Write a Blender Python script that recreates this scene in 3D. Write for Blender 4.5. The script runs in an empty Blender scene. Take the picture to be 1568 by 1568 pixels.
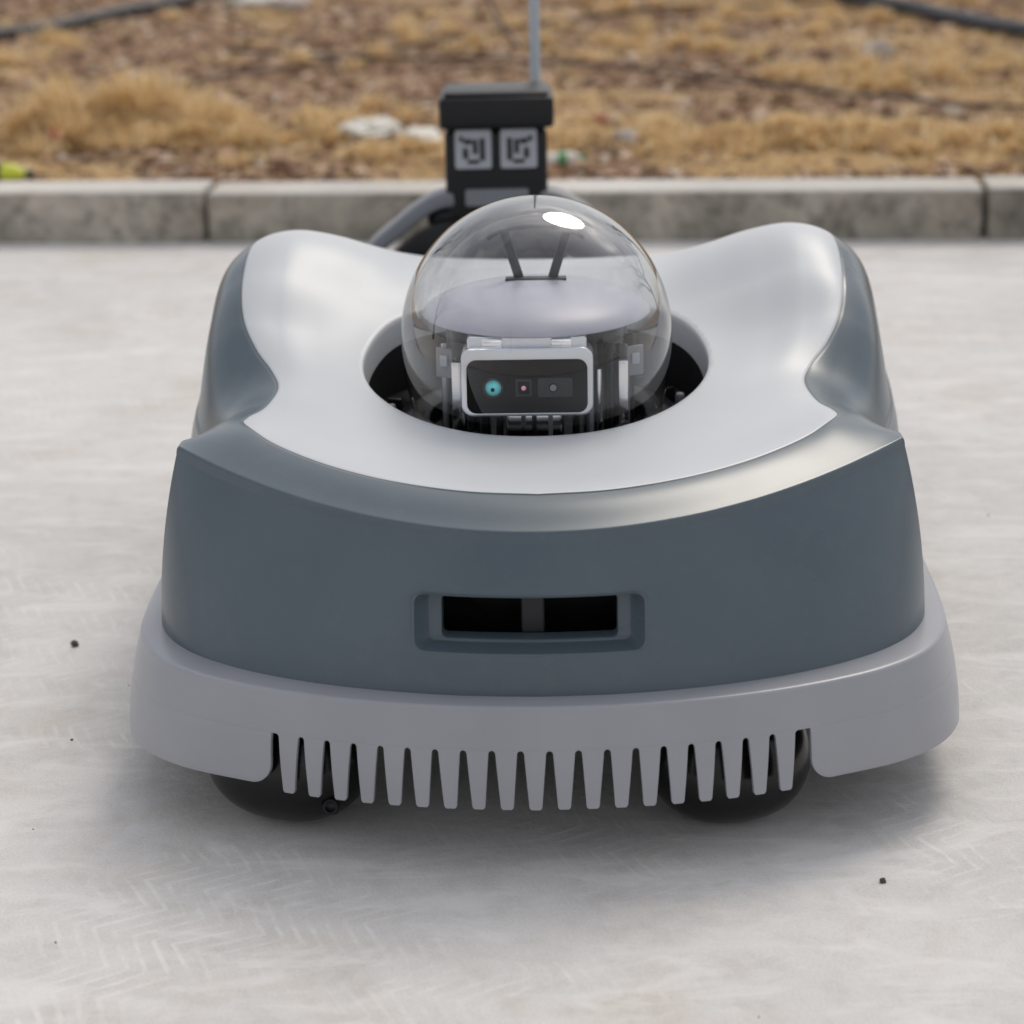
import bpy, bmesh, math, random
import numpy as np
from mathutils import Vector, Matrix, noise
random.seed(4); np.random.seed(4)
S = bpy.context.scene
col = S.collection
Y0 = 2.0
# ------------------------------------------------------------------ helpers
def link(o, parent=None):
    col.objects.link(o)
    if parent is not None: o.parent = parent
    return o
def empty(name, loc=(0,0,0), rz=0):
    e = bpy.data.objects.new(name, None); e.empty_display_size=.1
    e.location = loc; e.rotation_euler=(0,0,rz); col.objects.link(e); return e
def mesh_obj(name, verts, faces, mat=None, parent=None, smooth=True):
    me = bpy.data.meshes.new(name)
    me.from_pydata([tuple(map(float,v)) for v in verts], [], [tuple(int(i) for i in f) for f in faces]); me.update()
    if smooth: me.shade_smooth()
    o = bpy.data.objects.new(name, me)
    if mat: me.materials.append(mat)
    return link(o, parent)
def fix_normals(o):
    bm=bmesh.new(); bm.from_mesh(o.data); bmesh.ops.remove_doubles(bm,verts=bm.verts,dist=1e-5)
    bmesh.ops.recalc_face_normals(bm,faces=bm.faces); bm.to_mesh(o.data); bm.free()
def box(name, c, s, mat, parent=None, bev=.002, rot=(0,0,0), seg=3):
    bm=bmesh.new(); bmesh.ops.create_cube(bm,size=1)
    bmesh.ops.scale(bm,vec=s,verts=bm.verts)
    if bev: bmesh.ops.bevel(bm,geom=bm.edges[:],offset=bev,segments=seg,affect='EDGES',profile=.5)
    me=bpy.data.meshes.new(name); bm.to_mesh(me); bm.free(); me.shade_smooth(); me.materials.append(mat)
    o=bpy.data.objects.new(name,me); o.location=c; o.rotation_euler=rot
    return link(o,parent)
def lathe(name, prof, c, mat, parent=None, axis='Z', n=96, rot=None):
    vs=[];fs=[]
    for (r,h) in prof:
        for k in range(n):
            a=2*math.pi*k/n; vs.append((r*math.cos(a), r*math.sin(a), h))
    m=len(prof)
    for j in range(m-1):
        for k in range(n):
            k2=(k+1)%n
            fs.append((j*n+k,j*n+k2,(j+1)*n+k2,(j+1)*n+k))
    o=mesh_obj(name,vs,fs,mat,parent)
    fix_normals(o); o.data.shade_smooth()
    o.location=c
    if axis=='X': o.rotation_euler=(0,math.pi/2,0)
    if axis=='Y': o.rotation_euler=(math.pi/2,0,0)
    if rot: o.rotation_euler=rot
    return o
def tube(name, pts, r, mat, parent=None, res=6, cyclic=False):
    cu=bpy.data.curves.new(name,'CURVE'); cu.dimensions='3D'; cu.bevel_depth=r; cu.bevel_resolution=res
    sp=cu.splines.new('NURBS'); sp.points.add(len(pts)-1)
    for i,p in enumerate(pts): sp.points[i].co=(*p,1)
    sp.order_u=min(4,len(pts)); sp.use_endpoint_u=True; sp.use_cyclic_u=cyclic; cu.resolution_u=8; cu.use_fill_caps=True
    o=bpy.data.objects.new(name,cu); cu.materials.append(mat); return link(o,parent)
def catmull(P, n):
    P=np.asarray(P,float); k=len(P)
    ns=[n]*(k-1) if np.isscalar(n) else n
    E=np.vstack([2*P[0]-P[1],P,2*P[-1]-P[-2]])
    out=[]
    for i in range(k-1):
        p0,p1,p2,p3=E[i],E[i+1],E[i+2],E[i+3]
        t=np.linspace(0,1,ns[i],endpoint=False)[:,None]
        out.append(.5*((2*p1)+(-p0+p2)*t+(2*p0-5*p1+4*p2-p3)*t**2+(-p0+3*p1-3*p2+p3)*t**3))
    out.append(P[-1:]); return np.vstack(out)
# ------------------------------------------------------------------ materials
def new_mat(name):
    m=bpy.data.materials.new(name); m.use_nodes=True
    return m, m.node_tree, m.node_tree.nodes['Principled BSDF']
def N(nt,t,**kw):
    n=nt.nodes.new(t)
    for k,v in kw.items():
        if k in n.inputs: n.inputs[k].default_value=v
        else: setattr(n,k,v)
    return n
def ramp(nt, fac, stops):
    r=nt.nodes.new('ShaderNodeValToRGB')
    el=r.color_ramp.elements
    while len(el)<len(stops): el.new(.5)
    for e,(p,c) in zip(el,stops):
        e.position=p; e.color=(*c,1) if len(c)==3 else c
    nt.links.new(fac,r.inputs[0]); return r
def g(v): return (v,v,v)
def mixc(nt, fac, a, b, mode='MIX'):
    m=nt.nodes.new('ShaderNodeMix'); m.data_type='RGBA'; m.blend_type=mode
    for s,v in ((0,fac),(6,a),(7,b)):
        if hasattr(v,'is_output') : nt.links.new(v,m.inputs[s])
        else: m.inputs[s].default_value = v if s==0 else (*v,1)
    return m.outputs[2]
def mth(nt,op,a,b=None,c=None):
    n=nt.nodes.new('ShaderNodeMath'); n.operation=op
    for i,v in enumerate((a,b,c)):
        if v is None: continue
        if hasattr(v,'is_output'): nt.links.new(v,n.inputs[i])
        else: n.inputs[i].default_value=v
    return n.outputs[0]
def plastic(name, c, rough=.35, metal=0, coat=0, nscale=600, bump=.02, var=.06, spec=.5):
    m,nt,b=new_mat(name)
    tc=N(nt,'ShaderNodeTexCoord')
    n1=N(nt,'ShaderNodeTexNoise',Scale=7.0,Detail=3.0); nt.links.new(tc.outputs['Object'],n1.inputs['Vector'])
    r=ramp(nt,n1.outputs['Fac'],[(.3,tuple(x*(1-var) for x in c)),(.7,tuple(min(1,x*(1+var)) for x in c))])
    nt.links.new(r.outputs[0],b.inputs['Base Color'])
    mr=N(nt,'ShaderNodeMapRange'); mr.inputs[3].default_value=max(0,rough-.05); mr.inputs[4].default_value=rough+.07
    nt.links.new(n1.outputs['Fac'],mr.inputs[0]); nt.links.new(mr.outputs[0],b.inputs['Roughness'])
    b.inputs['Metallic'].default_value=metal; b.inputs['Coat Weight'].default_value=coat
    b.inputs['Specular IOR Level'].default_value=spec
    if bump:
        n2=N(nt,'ShaderNodeTexNoise',Scale=float(nscale),Detail=1.0); nt.links.new(tc.outputs['Object'],n2.inputs['Vector'])
        bp=N(nt,'ShaderNodeBump',Strength=bump,Distance=.001); nt.links.new(n2.outputs['Fac'],bp.inputs['Height'])
        nt.links.new(bp.outputs[0],b.inputs['Normal'])
    return m
DARK=(.078,.106,.127); WHITE=(.545,.565,.585)
def shell_mat():
    m,nt,b=new_mat('shell_paint')
    at=N(nt,'ShaderNodeAttribute',attribute_name='panel')
    tc=N(nt,'ShaderNodeTexCoord')
    n1=N(nt,'ShaderNodeTexNoise',Scale=6.0,Detail=4.0); nt.links.new(tc.outputs['Object'],n1.inputs['Vector'])
    w=ramp(nt,n1.outputs['Fac'],[(.3,tuple(x*.97 for x in WHITE)),(.7,tuple(x*1.02 for x in WHITE))])
    d=ramp(nt,n1.outputs['Fac'],[(.3,tuple(x*.95 for x in DARK)),(.7,tuple(x*1.05 for x in DARK))])
    st=N(nt,'ShaderNodeMapRange'); st.inputs[1].default_value=-.0003; st.inputs[2].default_value=.0003
    nt.links.new(at.outputs['Fac'],st.inputs[0])
    c=mixc(nt,st.outputs[0],w.outputs[0],d.outputs[0])
    ab=N(nt,'ShaderNodeMath',operation='ABSOLUTE'); nt.links.new(at.outputs['Fac'],ab.inputs[0])
    ln=N(nt,'ShaderNodeMapRange'); ln.inputs[1].default_value=.0004; ln.inputs[2].default_value=.0011; ln.inputs[3].default_value=.85; ln.inputs[4].default_value=0
    nt.links.new(ab.outputs[0],ln.inputs[0])
    c=mixc(nt,ln.outputs[0],c,(.02,.022,.025))
    dn=N(nt,'ShaderNodeTexNoise',Scale=55.0,Detail=5.0,Roughness=.7); nt.links.new(tc.outputs['Object'],dn.inputs['Vector'])
    du=ramp(nt,dn.outputs['Fac'],[(.5,g(0)),(.85,g(.045))]).outputs[0]
    c=mixc(nt,du,c,(.42,.39,.35))
    nt.links.new(c,b.inputs['Base Color'])
    rr=N(nt,'ShaderNodeMapRange'); rr.inputs[3].default_value=.42; rr.inputs[4].default_value=.29
    nt.links.new(st.outputs[0],rr.inputs[0])
    nt.links.new(mth(nt,'MULTIPLY_ADD',n1.outputs['Fac'],.10,mth(nt,'SUBTRACT',rr.outputs[0],.05)),b.inputs['Roughness'])
    gh=N(nt,'ShaderNodeMapRange'); gh.inputs[1].default_value=0; gh.inputs[2].default_value=.003
    nt.links.new(ab.outputs[0],gh.inputs[0])
    b1=N(nt,'ShaderNodeBump',Strength=.6,Distance=.0012); nt.links.new(gh.outputs[0],b1.inputs['Height'])
    n2=N(nt,'ShaderNodeTexNoise',Scale=700.0,Detail=1.0); nt.links.new(tc.outputs['Object'],n2.inputs['Vector'])
    b2=N(nt,'ShaderNodeBump',Strength=.03,Distance=.001); nt.links.new(n2.outputs['Fac'],b2.inputs['Height']); nt.links.new(b1.outputs[0],b2.inputs['Normal'])
    nt.links.new(b2.outputs[0],b.inputs['Normal'])
    return m
M_shell=shell_mat()
M_dark=plastic('dark_paint',DARK,.27,coat=.15)
M_skirt=plastic('bumper_grey',(.32,.325,.35),.30)
M_blk=plastic('black_plastic',(.010,.010,.011),.4,spec=.3)
M_blkgloss=plastic('black_gloss',(.005,.005,.006),.12,bump=0,spec=.35)
M_tyre=plastic('caster_black',(.005,.005,.0055),.2,spec=.4)
M_face=plastic('camera_glass_black',(.002,.002,.003),.06,bump=0,spec=.12)
M_rubber=plastic('rubber',(.02,.02,.02),.65)
M_grey=plastic('hood_grey',(.43,.43,.49),.38)
M_silver=plastic('silver',(.74,.76,.80),.22,metal=.6,bump=0)
M_chrome=plastic('chrome',(.88,.88,.90),.10,metal=1,bump=0)
M_under=plastic('chassis_black',(.006,.006,.006),.6,spec=.12)
M_gdark=plastic('device_dark_grey',(.03,.031,.034),.45,spec=.3)
M_gmid=plastic('device_grey',(.20,.21,.23),.45)
M_label=plastic('label_grey',(.40,.41,.45),.5)
# ------------------------------------------------------------------ mower
mower=empty('robot_lawn_mower',(0.0245,Y0,0),math.radians(-1.7))
def rimY(a): return 1.945+.185*(a/.36)**2
def rimZ(a): return .310+.030*(a/.36)**2
r0a=[0,.07,.14,.20,.25,.29,.32,.345,.3625]
R=[]
R.append([(a,rimY(a),rimZ(a)) for a in r0a])
r1a=[0,.07,.135,.19,.235,.27,.298]
R.append([(a,2.0+1.62*a*a,.328+.24*a*a) for a in r1a]+[(.331,2.160,.3455),(.362,2.162,.338)])
R.append([(0,2.09,.330),(.07,2.095,.331),(.135,2.112,.334),(.19,2.137,.339),(.235,2.165,.344),(.27,2.190,.348),(.302,2.205,.349),(.333,2.205,.342),(.360,2.200,.324)])
R.append([(0,2.185,.332),(.07,2.19,.333),(.135,2.205,.338),(.19,2.225,.346),(.235,2.243,.351),(.27,2.255,.352),(.305,2.262,.345),(.338,2.265,.327),(.363,2.265,.296)])
R.append([(0,2.30,.345),(.07,2.30,.346),(.135,2.305,.350),(.19,2.31,.355),(.235,2.32,.359),(.275,2.33,.361),(.315,2.335,.352),(.350,2.335,.333),(.376,2.335,.290)])
R.append([(0,2.40,.365),(.07,2.40,.366),(.14,2.40,.367),(.20,2.405,.372),(.25,2.41,.382),(.293,2.415,.393),(.336,2.42,.396),(.372,2.42,.368),(.393,2.42,.290)])
R.append([(0,2.50,.382),(.07,2.50,.383),(.14,2.50,.387),(.20,2.50,.402),(.25,2.50,.420),(.297,2.50,.435),(.341,2.50,.431),(.379,2.50,.394),(.401,2.50,.29)])
R.append([(0,2.62,.392),(.07,2.62,.393),(.14,2.62,.404),(.20,2.62,.432),(.25,2.62,.452),(.30,2.62,.461),(.345,2.62,.448),(.384,2.62,.406),(.405,2.62,.30)])
R.append([(0,2.80,.384),(.07,2.80,.385),(.14,2.80,.389),(.20,2.80,.398),(.25,2.80,.407),(.30,2.80,.409),(.345,2.80,.396),(.381,2.80,.358),(.402,2.80,.275)])
R.append([(0,2.98,.33),(.07,2.98,.33),(.14,2.98,.331),(.20,2.98,.333),(.24,2.98,.336),(.285,2.98,.335),(.33,2.98,.325),(.366,2.98,.30),(.387,2.98,.25)])
R.append([(0,3.12,.26),(.07,3.12,.26),(.14,3.118,.26),(.20,3.115,.26),(.24,3.11,.258),(.28,3.105,.255),(.315,3.095,.25),(.345,3.08,.24),(.365,3.06,.22)])
net=np.array(R)
mir=net[:,1:][:,::-1].copy(); mir[...,0]*=-1
full=np.concatenate([mir,net],1)
NC,NR=20,24
A=np.stack([catmull(full[j],NC) for j in range(full.shape[0])])
B=np.stack([catmull(A[:,i],NR) for i in range(A.shape[1])],1)
nr,nc=B.shape[:2]
def normals(B):
    du=np.gradient(B,axis=1); dv=np.gradient(B,axis=0)
    n=np.cross(du,dv); n/=np.linalg.norm(n,axis=2,keepdims=True)+1e-12; return n
Nn=normals(B)
hc=np.array([-.006,2.372]); hr=.191
def hole_sd(P): return np.hypot(P[...,0]-hc[0],P[...,1]-hc[1])-hr
sd=hole_sd(B)
inside=sd<0
keep=~(inside[:-1,:-1]|inside[1:,:-1]|inside[:-1,1:]|inside[1:,1:])
used=np.zeros((nr,nc),bool); rem=np.zeros((nr,nc),bool)
for (a,b) in ((0,0),(1,0),(0,1),(1,1)):
    used[a:nr-1+a,b:nc-1+b]|=keep; rem[a:nr-1+a,b:nc-1+b]|=~keep
bd=used&rem
rad=B[...,:2]-hc; rl=np.linalg.norm(rad,axis=2,keepdims=True)+1e-9
dxy=-(rad/rl)*sd[...,None]
dz=-(Nn[...,0]*dxy[...,0]+Nn[...,1]*dxy[...,1])/Nn[...,2]
B2=B.copy(); B2[bd,0]+=dxy[bd,0]; B2[bd,1]+=dxy[bd,1]; B2[bd,2]+=dz[bd]
ring=B2[bd]; ang=np.arctan2(ring[:,1]-hc[1],ring[:,0]-hc[0]); ring=ring[np.argsort(ang)]
half=[(0,2.0),(.07,2.008),(.14,2.031),(.20,2.064),(.25,2.104),(.282,2.140),(.303,2.178),(.303,2.203),(.292,2.235),(.284,2.275),(.284,2.31),(.296,2.345),(.316,2.38),(.333,2.42),(.342,2.47),(.346,2.55),(.343,2.65),(.335,2.80),(.31,2.95),(.26,3.02),(.12,3.04),(0,3.045)]
pl=catmull(half,10); pr=pl[::-1][1:-1].copy(); pr[:,0]*=-1
poly=np.vstack([pl,pr])
def poly_sd(P,poly):
    P=P.reshape(-1,2); a=poly; b=np.roll(poly,-1,0)
    d=np.full(len(P),1e9); ins=np.zeros(len(P),bool)
    for p,q in zip(a,b):
        e=q-p; w=P-p; t=np.clip((w@e)/(e@e+1e-15),0,1)
        d=np.minimum(d,np.linalg.norm(w-t[:,None]*e,axis=1))
        c=((p[1]>P[:,1])!=(q[1]>P[:,1]))
        with np.errstate(divide='ignore',invalid='ignore'):
            xi=(q[0]-p[0])*(P[:,1]-p[1])/(q[1]-p[1]+1e-15)+p[0]
        ins^= c&(P[:,0]<xi)
    return np.where(ins,-d,d)
psd=poly_sd(B2[...,:2],poly).reshape(nr,nc)
verts=list(B2.reshape(-1,3)); attr=list(psd.reshape(-1)); faces=[]
for j in range(nr-1):
    for i in range(nc-1):
        if keep[j,i]: faces.append((j*nc+i,j*nc+i+1,(j+1)*nc+i+1,(j+1)*nc+i))
per_top=list(B[0,nc//2:])+list(B[1:,nc-1])+list(B[-1,nc//2:nc-1][::-1])
per_top=np.array(per_top)
bfront=[(0,1.9025,.153),(.073,1.907,.153),(.147,1.920,.153),(.212,1.939,.153),(.265,1.962,.153),(.308,1.988,.153),(.343,2.018,.153),(.370,2.055,.153),(.387,2.10,.153)]
bside=[(.393,2.15,.153),(.396,2.20,.153),(.398,2.265,.153),(.400,2.335,.153),(.402,2.42,.19),(.405,2.5,.235),(.407,2.62,.255),(.406,2.8,.235),(.393,2.98,.17),(.370,3.08,.15)]
bback=[(.35,3.10,.15),(.315,3.115,.15),(.28,3.125,.15),(.24,3.13,.15),(.20,3.135,.15),(.14,3.138,.15),(.07,3.14,.15),(0,3.14,.15)]
base=catmull(bfront+bside+bback,[NC]*8+[NR]*10+[NC]*8)
assert len(base)==len(per_top),(len(base),len(per_top))
tan=np.gradient(base[:,:2],axis=0); nout=np.stack([tan[:,1],-tan[:,0]],1); nout/=np.linalg.norm(nout,axis=1,keepdims=True)
nout[0]=(0,-1); nout[-1]=(0,1)
nout3=np.concatenate([nout,np.zeros((len(nout),1))],1)
E=per_top
T=E+nout3*.0035+np.array([0,0,-.009]); Cc=E+nout3*.0032+np.array([0,0,-.0005])
rows=[]
NW=48
for k in range(NW):
    t=k/(NW-1); p=base*(1-t)+T*t + nout3*.006*(4*t*(1-t))
    rows.append(p)
for t in (.2,.4,.6,.8): rows.append((1-t)**2*T+2*t*(1-t)*Cc+t*t*E)
rows.append(E)
W=np.array(rows)
Wm=W[:,::-1].copy(); Wm[...,0]*=-1
W=np.concatenate([Wm[:,:-1],W],1)
K,nw=W.shape[:2]
vz=.2258; vx=-.0085
def rrect_sd(x,z,hw,hh,r):
    qx=np.abs(x-vx)-hw+r; qz=np.abs(z-vz)-hh+r
    return np.hypot(np.maximum(qx,0),np.maximum(qz,0))+np.minimum(np.maximum(qx,qz),0)-r
VW,VH,VR=.109,.0265,.010
front=W[...,1]<2.05
vs_=np.where(front,rrect_sd(W[...,0],W[...,2],VW,VH,VR),1.0)
ins=vs_<0
kp=~(ins[:-1,:-1]|ins[1:,:-1]|ins[:-1,1:]|ins[1:,1:])
us=np.zeros((K,nw),bool); rm=np.zeros((K,nw),bool)
for (a,b) in ((0,0),(1,0),(0,1),(1,1)):
    us[a:K-1+a,b:nw-1+b]|=kp; rm[a:K-1+a,b:nw-1+b]|=~kp
bdw=us&rm
from_w=W.copy()
eps=1e-4
gx=(rrect_sd(W[...,0]+eps,W[...,2],VW,VH,VR)-rrect_sd(W[...,0]-eps,W[...,2],VW,VH,VR))/(2*eps)
gzz=(rrect_sd(W[...,0],W[...,2]+eps,VW,VH,VR)-rrect_sd(W[...,0],W[...,2]-eps,VW,VH,VR))/(2*eps)
W[bdw,0]-=(vs_*gx)[bdw]; W[bdw,2]-=(vs_*gzz)[bdw]
off=len(verts)
verts+=list(W.reshape(-1,3)); attr+=[1.0]*(K*nw)
for j in range(K-1):
    for i in range(nw-1):
        if kp[j,i]: faces.append((off+j*nw+i,off+j*nw+i+1,off+(j+1)*nw+i+1,off+(j+1)*nw+i))
off=len(verts); nrg=len(ring)
lv=[]
for (k,dzz) in ((1,0),(.994,-.0015),(.988,-.006),(.975,-.03)):
    q=ring.copy(); q[:,:2]=hc+(q[:,:2]-hc)*k; q[:,2]+=dzz; lv.append(q)
for q in lv: verts+=list(q); attr+=[-1.0]*nrg
for j in range(3):
    for i in range(nrg):
        i2=(i+1)%nrg; faces.append((off+j*nrg+i,off+j*nrg+i2,off+(j+1)*nrg+i2,off+(j+1)*nrg+i))
me=bpy.data.meshes.new('upper_shell')
me.from_pydata([(float(v[0]),float(v[1])-Y0,float(v[2])) for v in verts],[],faces)
fa=me.attributes.new('panel','FLOAT','POINT'); fa.data.foreach_set('value',np.array(attr,dtype=np.float32))
bm=bmesh.new(); bm.from_mesh(me)
loose=[v for v in bm.verts if not v.link_faces]; bmesh.ops.delete(bm,geom=loose,context='VERTS')
bmesh.ops.remove_doubles(bm,verts=bm.verts,dist=2e-5)
bmesh.ops.recalc_face_normals(bm,faces=bm.faces)
bm.to_mesh(me); bm.free(); me.shade_smooth(); me.materials.append(M_shell)
shell=link(bpy.data.objects.new('upper_shell',me),mower)
def wallY(x,z):
    F=from_w[:NW, nw//2-200:nw//2+200]
    cx=F[NW//2,:,0]; i=int(np.clip(np.searchsorted(cx,x),1,len(cx)-1)); f=(x-cx[i-1])/(cx[i]-cx[i-1])
    return float(np.interp(z,F[:,i-1,2],F[:,i-1,1])*(1-f)+np.interp(z,F[:,i,2],F[:,i,1])*f)
def rr_loop(hw,hh,r,n=12,cz=0,cx=0):
    pts=[]
    for (sx,sz,a0) in ((1,1,0),(-1,1,90),(-1,-1,180),(1,-1,270)):
        for k in range(n+1):
            a=math.radians(a0+90*k/n); pts.append((cx+sx*(hw-r)+r*math.cos(a), cz+sz*(hh-r)+r*math.sin(a)))
    out=[]
    for i,p in enumerate(pts):
        q=pts[(i+1)%len(pts)]; d=math.dist(p,q); m=max(1,int(d/.006))
        for k in range(m): out.append((p[0]+(q[0]-p[0])*k/m,p[1]+(q[1]-p[1])*k/m))
    return out
def loft_loops(loops,closed_end=True):
    res=[]
    for lp in loops:
        P=np.array(lp+[lp[0]]); d=np.r_[0,np.cumsum(np.linalg.norm(np.diff(P[:,:],axis=0),axis=1))]
        s=np.linspace(0,d[-1],241)[:-1]
        res.append(np.stack([np.interp(s,d,P[:,k]) for k in range(P.shape[1])],1))
    vs=np.vstack(res); fs=[]; n=240
    for j in range(len(loops)-1):
        for i in range(n):
            i2=(i+1)%n; fs.append((j*n+i,j*n+i2,(j+1)*n+i2,(j+1)*n+i))
    if closed_end: fs.append(tuple(range((len(loops)-1)*n,len(loops)*n)))
    return vs,fs
def surf_loop(hw,hh,r,dep,dz=0):
    return [(x,wallY(x,z)+dep-Y0,z) for x,z in rr_loop(hw,hh,r,cz=vz+dz,cx=vx)]
DZ=-.0008
v_,f_=loft_loops([surf_loop(VW+.0012,VH+.0012,VR,-.0003),surf_loop(VW-.0006,VH-.0006,VR,.0006),surf_loop(VW-.0016,VH-.0014,VR*.9,.0024),surf_loop(.095,.0230,.006,.022),surf_loop(.0935,.0218,.005,.0235),surf_loop(.0835,.0195,.004,.0240,DZ),surf_loop(.0825,.0188,.004,.026,DZ),surf_loop(.0820,.0183,.004,.040,DZ)],False)
o=mesh_obj('vent_recess',v_,f_,M_dark,mower); fix_normals(o); o.data.shade_smooth()
v_,f_=loft_loops([surf_loop(.0818,.0181,.004,.0395,DZ),surf_loop(.0860,.0215,.004,.041,DZ),surf_loop(.0860,.0215,.004,.085,DZ)],True)
mesh_obj('vent_cavity',v_,f_,M_under,mower)
box('vent_divider',(vx+.003,wallY(0,vz)+.052-Y0,vz),(.022,.030,.042),M_gdark,mower,.003)
# skirt / bumper
bot=[(0,1.864),(.08,1.869),(.16,1.882),(.23,1.902),(.29,1.926),(.345,1.953),(.386,1.988),(.411,2.03),(.4225,2.08),(.4265,2.15),(.427,2.25),(.427,2.38),(.427,2.46)]
top=[(0,1.878),(.08,1.883),(.157,1.896),(.226,1.916),(.284,1.940),(.332,1.968),(.371,2.004),(.396,2.048),(.409,2.10),(.413,2.17),(.414,2.26),(.415,2.38),(.415,2.46)]
bD=catmull(bot,40); tD=catmull(top,40)
al=np.r_[0,np.cumsum(np.linalg.norm(np.diff(bD,axis=0),axis=1))]
tt=np.gradient(tD,axis=0); tn=np.stack([-tt[:,1],tt[:,0]],1); tn/=np.linalg.norm(tn,axis=1,keepdims=True)
for q in range(8): tn[q]=(tn[8]*q/8+np.array([0,1])*(1-q/8))
ZB,ZT=.068,.156
def sk(t,z,inw=0):
    s=abs(t); sg=-1 if t<0 else 1
    bx,by=np.interp(s,al,bD[:,0]),np.interp(s,al,bD[:,1])
    tx,ty=np.interp(s,al,tD[:,0]),np.interp(s,al,tD[:,1])
    nx,ny=np.interp(s,al,tn[:,0]),np.interp(s,al,tn[:,1])
    k=(z-ZB)/(ZT-ZB); k=min(k,1)
    bul=.003*4*max(0,k)*(1-k)
    return (sg*(bx+(tx-bx)*k+nx*(inw-bul)), by+(ty-by)*k+ny*(inw-bul)-Y0, z)
sv=[];sf=[]
def grid(fn,U,V,flip=False):
    o=len(sv)
    for v in V:
        for u in U: sv.append(fn(u,v))
    nu=len(U)
    for j in range(len(V)-1):
        for i in range(nu-1):
            f=(o+j*nu+i,o+j*nu+i+1,o+(j+1)*nu+i+1,o+(j+1)*nu+i)
            sf.append(f[::-1] if flip else f)
tmax=al[-1]-.02; TE=.262; ZG=.121
TT=list(np.linspace(-tmax,-TE,90))[:-1]+list(np.linspace(-TE,TE,241))+list(np.linspace(TE,tmax,90))[1:]
grid(lambda u,v: sk(u,v),TT,list(np.linspace(ZG,ZT,8)))
prof=[(0,ZT),(.0003,ZT+.0018),(.0012,ZT+.0034),(.0028,ZT+.0044),(.006,ZT+.0048),(.045,ZT+.0055)]
grid(lambda u,k: sk(u,prof[k][1],prof[k][0]),TT,list(range(len(prof))))
def pb(s):
    r=.022; d=s-TE
    return ZB+.001+(r-math.sqrt(max(0,r*r-(r-d)**2)) if d<r else 0)
for sg in (-1,1):
    U=sorted(set(list(TE+.022*(1-np.cos(np.linspace(0,math.pi/2,14))))+list(np.linspace(TE+.022,tmax,90))))
    grid(lambda u,k: sk(sg*u,ZG+(pb(u)-ZG)*k),U,list(np.linspace(0,1,10)),flip=(sg>0))
pitch=.0266
def toothw(z):
    k=(ZG-z)/(ZG-.064)
    w=.0103-.0045*k
    d=ZG-z; r=.0035
    if d<r: w+= (pitch/2-.0103)*(1-math.sqrt(max(0,1-(1-d/r)**2)))
    e=z-.064
    if e<.002: w-=.0015*(1-e/.002)
    return w
zz=[ZG-.0035*k/6 for k in range(7)]+list(np.linspace(ZG-.006,.0662,8))+[.065,.064]
for i in range(-9,10):
    c=i*pitch-.004
    o_=len(sv); U=np.linspace(-1,1,7)
    for z in zz:
        for u in U: sv.append(sk(c+u*toothw(z),z))
    for j in range(len(zz)-1):
        for k in range(6): sf.append((o_+j*7+k,o_+(j+1)*7+k,o_+(j+1)*7+k+1,o_+j*7+k+1))
sko=mesh_obj('bumper_skirt',sv,sf,M_skirt,mower)
bm=bmesh.new(); bm.from_mesh(sko.data)
bmesh.ops.remove_doubles(bm,verts=bm.verts,dist=1e-5); bm.normal_update()
for f in bm.faces:
    c=f.calc_center_median()
    if abs(f.normal.z)>.6: out=Vector((0,0,1))
    else: out=Vector((c.x*.8,(c.y-.5) if c.y<.05 else -.02,0.02))
    if f.normal.dot(out)<0: f.normal_flip()
bm.to_mesh(sko.data); bm.free(); sko.data.shade_smooth()
md=sko.modifiers.new('t','SOLIDIFY'); md.thickness=.0045; md.offset=-1
md=sko.modifiers.new('b','BEVEL'); md.width=.0006; md.segments=2; md.limit_method='ANGLE'; md.angle_limit=math.radians(50)
box('chassis',(0,2.56-Y0,.135),(.60,.98,.08),M_under,mower,.02)
box('inner_floor',(0,2.42-Y0,.21),(.62,.8,.02),M_under,mower,.004)
def caster(name,x,y,yaw,w=.077,r=.064):
    P=[]
    for k in range(0,61):
        u=-1+2*k/60; P.append((r*(1-abs(u)**2.4)**(1/2.1),u*w))
    e=lathe(name,P,(x,y-Y0,r),M_tyre,mower,axis='X',n=80)
    e.rotation_euler=(0,math.pi/2,math.radians(yaw))
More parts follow.
